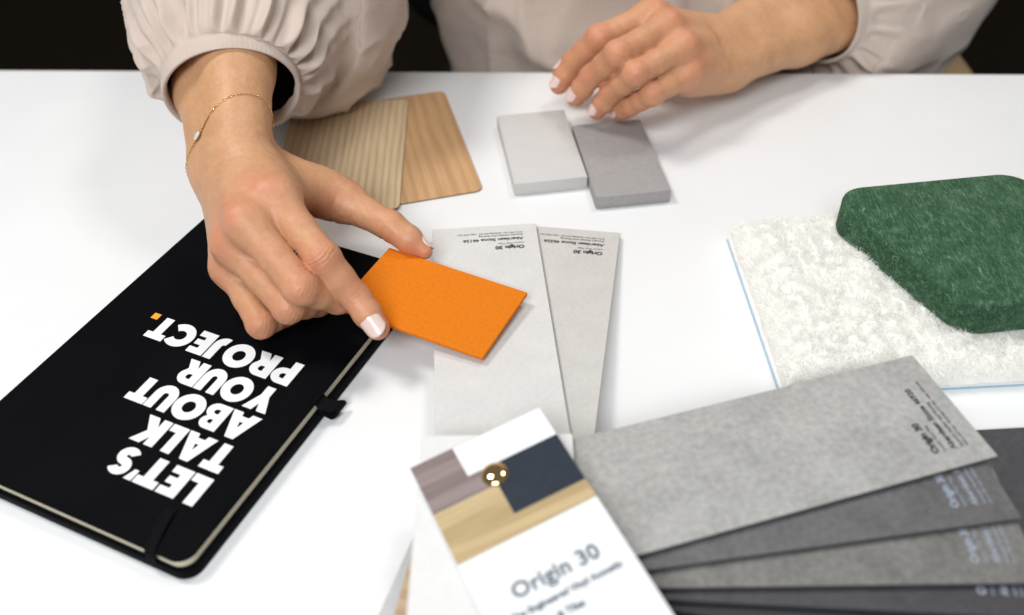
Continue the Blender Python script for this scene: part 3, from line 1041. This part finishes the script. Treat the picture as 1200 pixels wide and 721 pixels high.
    def nail(self, f, parent, width_ang=50, length=.0105, ref=None, lift=.00035, back=.64):
        j2, j3 = self.J[f + '2'], self.J[f + '3']
        d, dn = self.dorsal_at(f, 2)
        if ref is not None:
            dn = nrm(ref - d * (ref @ d))
        sd = np.cross(d, dn)
        nu, nv = 15, 15
        r = self.R[f][3]
        vs = []
        for a in range(nu):
            u = a / (nu - 1)
            for b in range(nv):
                w = b / (nv - 1) * 2 - 1
                # rounded outline: cuticle and free edge both curve
                lim = 1.0
                cu = 0.16 * w * w
                uu = cu * .8 + u * (1.06 - 0.34 * w * w - cu * .8)
                along = -length * back + uu * length
                th = math.radians(width_ang) * w * (1 - .10 * (1 - u))
                vs.append((j3 + d * along, dn * math.cos(th) + sd * math.sin(th), u, w))
        o_ = np.array([q[0] for q in vs]); di = np.array([q[1] for q in vs])
        # keep the profile of the fingertip but stop the nail from wrapping over the tip
        base_o = np.minimum((o_ - j3) @ d, r * .15)[:, None] * d + j3
        chain = self.s.fingers['IMRLT'.index(f)][0]
        only = lambda P: np.min([rcone(np.asarray(P, np.float32), *c_) for c_ in chain], axis=0)
        t = self.surf(base_o, di, .022, only)
        pts = base_o + di * t[:, None] + d * ((o_ - base_o) @ d)[:, None]
        us = np.array([q[2] for q in vs]); ws = np.array([q[3] for q in vs])
        pts = pts + di * (lift * (0.3 + 0.7 * (1 - np.abs(ws) ** 3)) * np.clip(us * 5, 0.15, 1))[:, None] + dn * 0.00015
        V = np.concatenate([pts, pts - di * .0006])
        id_ = np.arange(nu * nv).reshape(nu, nv)
        q = np.stack([id_[:-1, :-1], id_[1:, :-1], id_[1:, 1:], id_[:-1, 1:]], -1).reshape(-1, 4)
        F = [tuple(x) for x in q] + [tuple(int(y) + nu * nv for y in x[::-1]) for x in q]
        rim = list(id_[0, :]) + list(id_[1:, -1]) + list(id_[-1, -2::-1]) + list(id_[-2:0:-1, 0])
        for a, b in zip(rim, rim[1:] + rim[:1]): F.append((int(a), int(b), int(b) + nu * nv, int(a) + nu * nv))
        bm = bmesh.new(); bv = [bm.verts.new(p) for p in V.tolist()]
        for x in F: bm.faces.new([bv[int(k)] for k in x])
        o = link_bm('fingernail', bm, M_NAIL, parent, True)
        return o

    def mesh(self, h, stop):
        """Mesh hand and forearm as far as `stop` metres past the wrist."""
        pts = np.array([v_ for k, v_ in self.J.items() if k != 'E'] + [self.J['W'] + nrm(self.J['E'] - self.J['W']) * stop])
        lo = pts.min(0) - .036; hi = pts.max(0) + .036
        W = self.J['W']; ax = nrm(self.J['E'] - W)
        fn = lambda P: np.maximum(self.s(P), (np.asarray(P, np.float32) - W.astype(np.float32)) @ ax.astype(np.float32) - stop)
        V, F = surface_nets(fn, lo, hi, h)
        V = relax(V, F, 2, .5)
        N = grad(self.s, V)
        flush = np.zeros(len(V)); disp = np.zeros(len(V))
        for f in 'IMRLT':
            for k in (1, 2):
                jj_ = self.J[f + str(k)]
                d0, n0 = self.dorsal_at(f, max(k - 1, 0)); d1, n1 = self.dorsal_at(f, min(k, 2))
                d = nrm(d0 + d1); nn = nrm(n0 + n1)
                rel = V - jj_
                t = rel @ d; hgt = rel @ nn; lat_ = rel @ np.cross(d, nn)
                r = self.R[f][k]
                rad = np.linalg.norm(rel, axis=1)
                m_d = np.clip(hgt / r, 0, 1) ** 1.5 * (rad < r * 2.2)
                wl = .0021 if k == 1 else .0017
                amp = (.00042 if k == 1 else .00030) * (1.25 if f in 'IT' else .8)
                env = np.exp(-(t / (.0050 if k == 1 else .0032)) ** 2)
                wav = np.cos(2 * np.pi * (t + .35 * lat_ ** 2 / r + .0004 * (vnoise(V * 700) - .5) * 2) / wl)
                disp += m_d * env * amp * (np.minimum(wav, .35) - .2)
                flush = np.maximum(flush, .60 * np.exp(-(rad / (r * 1.35)) ** 2) * (.35 + .65 * m_d))
                # palmar flexion crease
                m_p = np.clip(-hgt / r, 0, 1) * (rad < r * 2)
                disp -= m_p * .00055 * np.exp(-(t / .0011) ** 2)
            tip = self.J[f + '3']
            flush = np.maximum(flush, .55 * np.exp(-(np.linalg.norm(V - tip, axis=1) / .011) ** 2))
            kn = self.J[f + ('0' if f != 'T' else '1')] + self.dors * .010
            flush = np.maximum(flush, .42 * np.exp(-(np.linalg.norm(V - kn, axis=1) / .011) ** 2))
        # faint tendon / vein relief on the back of the hand
        disp += .00055 * (vnoise(V * 110) - .5) + .00022 * (vnoise(V * 380) - .5)
        V = V + N * disp[:, None]
        past = np.clip(-((V - W) @ ax) / .05, 0, 1)
        flush = np.clip(flush * .85 + .20 * past + .18 * (vnoise(V * 70) - .5) * (.3 + past) + .14 * (vnoise(V * 260) - .5) * past, 0, 1)
        return V, F, flush


def J(**k):
    return {a: A3(*b) for a, b in k.items()}


HR = Hand(J(E=(-0.192, 0.659, 0.131), F=(-.1605, .4989, .0838), W=(-.1483, .4371, .0656), T0=(-.1333, .4500, .0527), T1=(-.0923, .4395, .0385), T2=(-.0650, .4224, .0335), T3=(-.0465, .4105, .0245),
            I0=(-.1174, .3968, .0735), I1=(-.0911, .3658, .0585), I2=(-.0774, .3584, .0395), I3=(-.0667, .3470, .0290),
            M0=(-.1289, .3811, .0700), M1=(-.1010, .3509, .0528), M2=(-.0880, .3646, .0329), M3=(-.0795, .3767, .0215),
            R0=(-.1387, .3816, .0555), R1=(-.1098, .3536, .0387), R2=(-.0999, .3721, .0242), R3=(-.0965, .3883, .0212),
            L0=(-.1442, .3837, .0391), L1=(-.1255, .3544, .0272), L2=(-.1167, .3674, .0212), L3=(-.1137, .3820, .0198)), (.0106, .0095, .0082, .0043))
HR.thumb_dors = nrm(A3(.35, .85, .55))
JL = J(E=(.345, .748, .030), F=(.2020, .6472, .0345), W=(.1511, .6085, .0372), T0=(.1294, .6135, .0440), T1=(.0869, .6230, .0450), T2=(.0582, .6156, .0346), T3=(.0407, .6090, .0234),
            I0=(.0989, .6040, .0670), I1=(.0626, .5832, .0627), I2=(.0471, .5888, .0432), I3=(.0375, .5862, .0274),
            M0=(.1059, .5853, .0675), M1=(.0717, .5558, .0657), M2=(.0571, .5674, .0442), M3=(.0472, .5701, .0277),
            R0=(.1144, .5718, .0595), R1=(.0819, .5463, .0569), R2=(.0692, .5584, .0374), R3=(.0614, .5626, .0217),
            L0=(.1189, .5653, .0454), L1=(.0931, .5448, .0431), L2=(.0819, .5530, .0305), L3=(.0755, .5624, .0195))
for k_ in JL:
    if k_ != 'E':
        JL[k_] = JL[k_] + A3(-.002, -.008, 0) * (0.4 if k_ == 'F' else 1)
HL = Hand(JL)
HL.thumb_dors = nrm(A3(-.3, .7, .6))

person = empty('person', (0.10, 0.82, -0.742))
tag(person, 'person in a beige blouse with gathered cuffs reaching over the samples', 'person')
PM = Matrix.Translation((-0.10, -0.82, 0.742))

V1, F1, fl1 = HR.mesh(0.00085, 0.150)
V2, F2, fl2 = HL.mesh(0.0011, 0.150)
# trunk, upper arms, neck, head and legs in a coarser grid
SHR, SHL = A3(-.055, .82, .29), A3(.265, .82, .28)
body = Solid()
B_ = body.palm


def bp(a, b, ra, rb, k=.03):
    B_.append((A3(*a), A3(*b), ra, rb, k))


bp((.03, .87, -.24), (.17, .87, -.24), .10, .10)
bp((.10, .84, -.2), (.10, .82, .0), .105, .095)
bp((.06, .81, .10), (.15, .81, .10), .095, .095)
bp((.02, .82, .23), (.19, .82, .23), .075, .075)
bp(tuple(SHR), tuple(SHL), .045, .045)
bp(tuple(SHR), tuple(HR.J['E']), .042, .030)
bp(tuple(HR.J['E']), tuple(HR.J['W'] + .125 * nrm(HR.J['E'] - HR.J['W'])), .029, .022, .012)
bp(tuple(SHL), tuple(HL.J['E']), .042, .030)
bp(tuple(HL.J['E']), tuple(HL.J['W'] + .125 * nrm(HL.J['E'] - HL.J['W'])), .029, .022, .012)
bp((.105, .82, .30), (.105, .785, .41), .046, .044, .04)
bp((.105, .775, .50), (.105, .785, .53), .070, .076, .03)
bp((.105, .725, .45), (.105, .735, .50), .035, .052, .03)
bp((.105, .690, .475), (.105, .695, .50), .010, .007, .012)
for sx in (-1, 1):
    bp((.105 + sx * .072, .79, .485), (.105 + sx * .074, .795, .515), .010, .012, .006)
    bp((.10 + sx * .085, .84, -.26), (.10 + sx * .10, .46, -.27), .078, .055)
    bp((.10 + sx * .10, .46, -.27), (.10 + sx * .10, .50, -.68), .052, .036)
    bp((.10 + sx * .10, .50, -.69), (.10 + sx * .11, .40, -.71), .034, .026)
V3, F3 = surface_nets(body, (-.30, .30, -.745), (.45, 1.06, .66), 0.0095)
V3 = relax(V3, F3, 2)
Vb = np.concatenate([V1, V2, V3]); Fb = np.concatenate([F1, F2 + len(V1), F3 + len(V1) + len(V2)])
bo = link_mesh('body', Vb, Fb, M_SKIN, person, True, PM)
at_l = bo.data.attributes.new('flush', 'FLOAT', 'POINT')
at_l.data.foreach_set('value', np.concatenate([fl1, fl2, np.full(len(V3), .1)]).astype(np.float32))

for f, ref in (('I', A3(-.15, -.75, .75)), ('T', A3(.594, .769, .38))):
    o = HR.nail(f, person, 64 if f == 'I' else 62, .0124 if f == 'I' else .0108, ref, back=.66 if f == 'I' else .82); o.matrix_local = PM
    o['label'] = 'pale pink varnished nail'
for f in 'MRL':
    o = HR.nail(f, person); o.matrix_local = PM
for f in 'IMRLT':
    o = HL.nail(f, person, 44, .0090, nrm(HL.J[f + '1'] - HL.J[f + '0']) + A3(0, 0, .7), back=.74); o.matrix_local = PM

# hair cap and tail
hb = Solid()
hb.palm += [(A3(.105, .80, .53), A3(.105, .80, .52), .088, .085, .02), (A3(.105, .86, .50), A3(.105, .88, .30), .05, .03, .04)]
Vh, Fh = surface_nets(lambda P: np.maximum(hb(P), -(rcone(np.asarray(P, np.float32), A3(.105, .70, .46), A3(.105, .71, .52), .062, .062))), (-.02, .60, .22), (.24, .98, .66), .008)
link_mesh('hair', relax(Vh, Fh, 2), Fh, M_HAIR, person, True, PM)
# trousers
tb = Solid()
tb.palm += [(A3(.03, .87, -.24), A3(.17, .87, -.24), .112, .112, .03), (A3(.03, .85, -.17), A3(.17, .85, -.17), .105, .105, .03)]
for sx in (-1, 1):
    tb.palm += [(A3(.10 + sx * .085, .84, -.26), A3(.10 + sx * .10, .46, -.27), .090, .066, .03), (A3(.10 + sx * .10, .46, -.27), A3(.10 + sx * .10, .50, -.66), .063, .055, .03)]
Vt, Ft = surface_nets(tb, (-.14, .34, -.73), (.34, 1.02, -.02), .010)
link_mesh('trousers', relax(Vt, Ft, 2), Ft, M_TROUSER, person, True, PM)


# ---- blouse: swept rings with gathers and folds
def catmull(K, s):
    K = np.asarray(K, float); n = len(K)
    x = s * (n - 1); i = np.clip(np.floor(x).astype(int), 0, n - 2); f = (x - i)[:, None]
    p0 = K[np.maximum(i - 1, 0)]; p1 = K[i]; p2 = K[i + 1]; p3 = K[np.minimum(i + 2, n - 1)]
    return .5 * (2 * p1 + (p2 - p0) * f + (2 * p0 - 5 * p1 + 4 * p2 - p3) * f * f + (3 * p1 - p0 - 3 * p2 + p3) * f ** 3)


def sweep(rings, ns, na, upv=(0, 0, 1), pw=1.0):
    """rings: (x,y,z, r_side, r_up, r_down). Returns centres, radial dirs and points on a grid."""
    s = np.linspace(0, 1, ns)
    K = catmull(np.array(rings), s)
    C = K[:, :3]
    T = np.gradient(C, axis=0); T /= np.linalg.norm(T, axis=1, keepdims=True)
    up = np.array(upv, float)[None] - T * (T @ np.array(upv, float))[:, None]
    up /= np.linalg.norm(up, axis=1, keepdims=True)
    sd = np.cross(T, up)
    th = np.linspace(0, 2 * np.pi, na, endpoint=False)
    ct, st = np.cos(th), np.sin(th)
    ct, st = np.sign(ct) * np.abs(ct) ** pw, np.sign(st) * np.abs(st) ** pw
    ru = np.where(st[None] > 0, K[:, 4:5], K[:, 5:6])
    R = K[:, 3:4] * ct[None]; Uq = ru * st[None]
    D = sd[:, None] * R[..., None] + up[:, None] * Uq[..., None]
    P = C[:, None] + D
    Dn = D / np.maximum(np.linalg.norm(D, axis=2, keepdims=True), 1e-9)
    return s, th, C, Dn, P


def grid_faces(ns, na):
    i = np.arange(ns * na).reshape(ns, na)
    j = np.roll(i, -1, axis=1)
    return np.stack([i[:-1], j[:-1], j[1:], i[1:]], -1).reshape(-1, 4)


def sleeve(name, rings, seed, gathers, amp, fold_amp, floor_fn=None, ns=170, na=300, fold_m=np.eye(3)):
    s, th, C, Dn, P = sweep(rings, ns, na)
    r_ = np.random.default_rng(seed)
    # irregular gathers radiating from the cuff
    ph = np.cumsum(r_.uniform(.6, 1.4, gathers)); ph = ph / ph[-1] * 2 * np.pi
    g = np.zeros(na)
    hts = r_.uniform(.45, 1.2, gathers)
    wds = r_.uniform(.75, 1.25, gathers) * (2 * np.pi / gathers) * .33
    for p_, h_, w_ in zip(ph, hts, wds):
        dlt = (th - p_ + np.pi) % (2 * np.pi) - np.pi
        g += h_ * np.exp(-(dlt / w_) ** 2)
    arc_len = np.concatenate([[0], np.cumsum(np.linalg.norm(np.diff(C, axis=0), axis=1))])
    rise = np.clip((arc_len - .0095) / .010, 0, 1); rise = rise * rise * (3 - 2 * rise)
    fall = np.exp(-np.clip(arc_len - .022, 0, None) / .022)
    # each gather drifts a little sideways as it runs up the sleeve
    G = np.zeros((ns, na))
    for i in range(ns):
        G[i] = np.interp((th + .9 * arc_len[i] * np.sin(3 * th + seed)) % (2 * np.pi), np.append(th, 2 * np.pi), np.append(g, g[0]))
    d = amp * (G - .45) * (rise * fall)[:, None]
    # large soft folds
    Q = P * np.array([1, 1, 1.0])
    f1 = 1 - np.abs(vnoise(Q @ fold_m.T * 13 + seed * 3.1) - .5) * 2
    f2 = 1 - np.abs(vnoise(Q @ fold_m.T * 27 + seed * 7.7) - .5) * 2
    grow = np.clip((arc_len - .02) / .05, 0, 1)[:, None]
    d = d + fold_amp * grow * ((f1 ** 2.5 - .45) * 1.0 + (f2 ** 4 - .3) * .30)
    # cuff band: fine elastic ribs
    cuff = (arc_len < .0095)[:, None]
    d = d + np.where(cuff, .00007 * np.sin(th * 90)[None] + .0009 * np.sin(np.clip(arc_len / .0095, 0, 1) * np.pi)[:, None], 0)
    P = P + Dn * d[..., None]
    if floor_fn is not None: P = floor_fn(P)
    V = P.reshape(-1, 3); F = grid_faces(ns, na)
    # turn the cuff edge inward so that the cloth has thickness and a dark inside
    inn = C[0][None] + (P[0] - C[0]) * .955 + (C[1] - C[0]) / np.linalg.norm(C[1] - C[0]) * .0008
    inn2 = C[10][None] + (P[0] - C[0]) * .94
    inn3 = C[24][None] + (P[24] - C[24]) * .93
    n0 = len(V)
    V = np.concatenate([V, inn, inn2, inn3])
    a = np.arange(na); b = np.roll(a, -1)
    F = np.concatenate([F, np.stack([b, a, n0 + a, n0 + b], -1), np.stack([n0 + b, n0 + a, n0 + na + a, n0 + na + b], -1), np.stack([n0 + na + b, n0 + na + a, n0 + 2 * na + a, n0 + 2 * na + b], -1)])
    return V, F


def table_clamp(P):
    # cloth rests on the table top and hangs freely beyond its back edge
    edge = 0.648 - 0.0629 * P[..., 0]
    over = P[..., 1] < edge + .004
    z = P[..., 2]
    zc = .0022 + .004 * np.log1p(np.exp(np.clip((z - .0022) / .004, -40, 40)))
    zc = np.where(z > .03, z, zc)
    P = P.copy()
    P[..., 2] = np.where(over, zc, z)
    return P


axR = nrm(HR.J['E'] - HR.J['W'])
wR = HR.J['W']
q = lambda s_: wR + axR * s_
rR = [(*(q(.0560) + A3(.004, 0, -.002)), .0375, .0335, .036), (*(q(.0670) + A3(.004, 0, -.002)), .0385, .0345, .037),
      (*(q(.080) + A3(.006, 0, -.002)), .047, .041, .048), (*(q(.100) + A3(.007, 0, -.006)), .059, .054, .064),
      (*(q(.135) + A3(.012, 0, -.012)), .074, .062, .078), (*(q(.185) + A3(.034, .0, -.022)), .088, .070, .100),
      (-.142, .69, .118, .086, .07, .10), (-.115, .745, .175, .078, .065, .07), (-.085, .79, .24, .065, .06, .06), (-.045, .82, .29, .055, .055, .055)]
Vs1, Fs1 = sleeve('sleeve', rR, 5, 27, .0105, .014, table_clamp, 210, 380, np.array([[1.3, .5, .2], [-.5, .8, .3], [.0, -.3, 1.2]]))
axL = nrm(HL.J['E'] - HL.J['W']); wL = HL.J['W']
q = lambda s_: wL + axL * s_
rL = [(*q(.096), .037, .037, .037), (*q(.107), .038, .038, .038), (*(q(.128) + A3(0, 0, -.004)), .053, .050, .056), (*(q(.145) + A3(0, 0, -.012)), .060, .056, .068),
      (*(q(.185) + A3(.0, .0, -.012)), .062, .058, .075), (*(q(.225) + A3(0, 0, .0)), .064, .06, .078), (.345, .765, .07, .062, .06, .07), (.325, .79, .14, .06, .058, .06),
      (.295, .81, .22, .055, .055, .055), (.255, .82, .28, .055, .055, .055)]
Vs2, Fs2 = sleeve('sleeve', rL, 9, 20, .0105, .012, None, 190, 320, np.array([[.7, .5, .2], [-.5, 1.2, .3], [.0, -.3, 1.3]]))

rT = [(.10, .825, -.26, .150, .125, .125), (.10, .805, -.18, .145, .122, .120), (.10, .790, -.08, .142, .120, .118), (.10, .785, .0, .150, .120, .118), (.10, .785, .08, .160, .118, .115),
      (.10, .795, .16, .168, .115, .11), (.10, .81, .24, .165, .095, .095), (.105, .82, .30, .10, .07, .075), (.105, .81, .345, .062, .055, .055)]
s, th, C, Dn, P = sweep(rT, 150, 260, (0, -1, 0), .72)
f1 = 1 - np.abs(vnoise(P * np.array([22, 14, 9]) + 2.2) - .5) * 2
f2 = 1 - np.abs(vnoise(P * np.array([30, 30, 26]) + 8.8) - .5) * 2
P = P + Dn * (.014 * (f1 ** 3 - .4) + .009 * (f2 ** 3 - .4))[..., None]
Vt_, Ft_ = P.reshape(-1, 3), grid_faces(150, 260)
bl = link_mesh('blouse', Vt_, Ft_, M_BLOUSE, person, True, PM)
for Vs, Fs in ((Vs1, Fs1), (Vs2, Fs2)):
    so = link_mesh('sleeve', Vs, Fs, M_BLOUSE, bl, True)

# ------------------------------------------------------------------ bracelet
br = empty('bracelet', tuple(HR.J['W'] - A3(0, 0, .03)))
tag(br, 'fine gold chain bracelet with a small clear gem on the reaching wrist', 'bracelet')
BM = Matrix.Translation(-(Vector(tuple(HR.J['W'] - A3(0, 0, .03)))))
cb = HR.J['W'] + axR * .016
tilt = nrm(axR + HR.lat * -.42)
e1 = nrm(np.cross(tilt, HR.dors)); e2 = np.cross(tilt, e1)
nl = 150
th_ = np.linspace(0, 2 * np.pi, nl, endpoint=False)
dirs = np.cos(th_)[:, None] * e1 + np.sin(th_)[:, None] * e2
t_ = HR.surf(np.repeat(cb[None], nl, 0), dirs, .05)
ring = cb + dirs * (t_ + .0004)[:, None]
# links: small flattened rings, alternately turned
lv, lf = [], []
for k in range(nl):
    p = ring[k]; tg = nrm(ring[(k + 1) % nl] - ring[k - 1]); no = dirs[k]; bi = np.cross(tg, no)
    wdir = bi if k % 2 == 0 else no
    ndir = no if k % 2 == 0 else bi
    base = len(lv)
    for a in range(8):
        an = 2 * np.pi * a / 8
        for b in range(4):
            bn = 2 * np.pi * b / 4
            rr_ = .00018 * math.cos(bn)
            c_ = tg * math.cos(an) * (.00075 + rr_) + wdir * math.sin(an) * (.00048 + rr_) + ndir * .00018 * math.sin(bn)
            lv.append(p + c_)
    for a in range(8):
        for b in range(4):
            lf.append((base + a * 4 + b, base + ((a + 1) % 8) * 4 + b, base + ((a + 1) % 8) * 4 + (b + 1) % 4, base + a * 4 + (b + 1) % 4))
ch = link_mesh('chain', np.array(lv), lf, M_GOLD, br, True, BM)
GEM_AT = (-0.172, 0.445, 0.085)
BEADS = ((-0.155, 0.455, 0.09), (-0.13, 0.455, 0.075))
# gem and bead positions on the chain: chosen by direction around the wrist


def on_chain(target):
    k = int(np.argmin(np.linalg.norm(ring - np.array(target), axis=1)))
    return ring[k], dirs[k], nrm(ring[(k + 1) % nl] - ring[k - 1])


def gem(name, p, no, tg, ln, wd, ht, mat, nseg=14):
    bi = np.cross(no, tg)
    vs = [p + no * ht]
    for rr_, hh in ((.55, .95), (1.0, .35), (.8, -.3)):
        for k in range(nseg):
            a = 2 * math.pi * k / nseg
            vs.append(p + tg * ln * rr_ * math.cos(a) + bi * wd * rr_ * math.sin(a) + no * ht * hh)
    fs = [(0, 1 + k, 1 + (k + 1) % nseg) for k in range(nseg)]
    for r_ in range(2):
        for k in range(nseg):
            fs.append((1 + r_ * nseg + k, 1 + (r_ + 1) * nseg + k, 1 + (r_ + 1) * nseg + (k + 1) % nseg, 1 + r_ * nseg + (k + 1) % nseg))
    bm = bmesh.new(); bv = [bm.verts.new(v_) for v_ in vs]
    for f in fs: bm.faces.new([bv[k] for k in f])
    return link_bm(name, bm, mat, br, False, BM)


gp = on_chain(GEM_AT)
gem('gem_setting', gp[0], gp[1], gp[2], .0034, .0021, .0008, M_GOLD)
gem('gem', gp[0] + gp[1] * .0005, gp[1], gp[2], .0030, .0017, .0011, M_STONE, 8)
for tgt in BEADS:
    q_ = on_chain(tgt)
    gem('bead', q_[0], q_[1], q_[2], .0011, .0011, .0009, M_GOLD, 8)
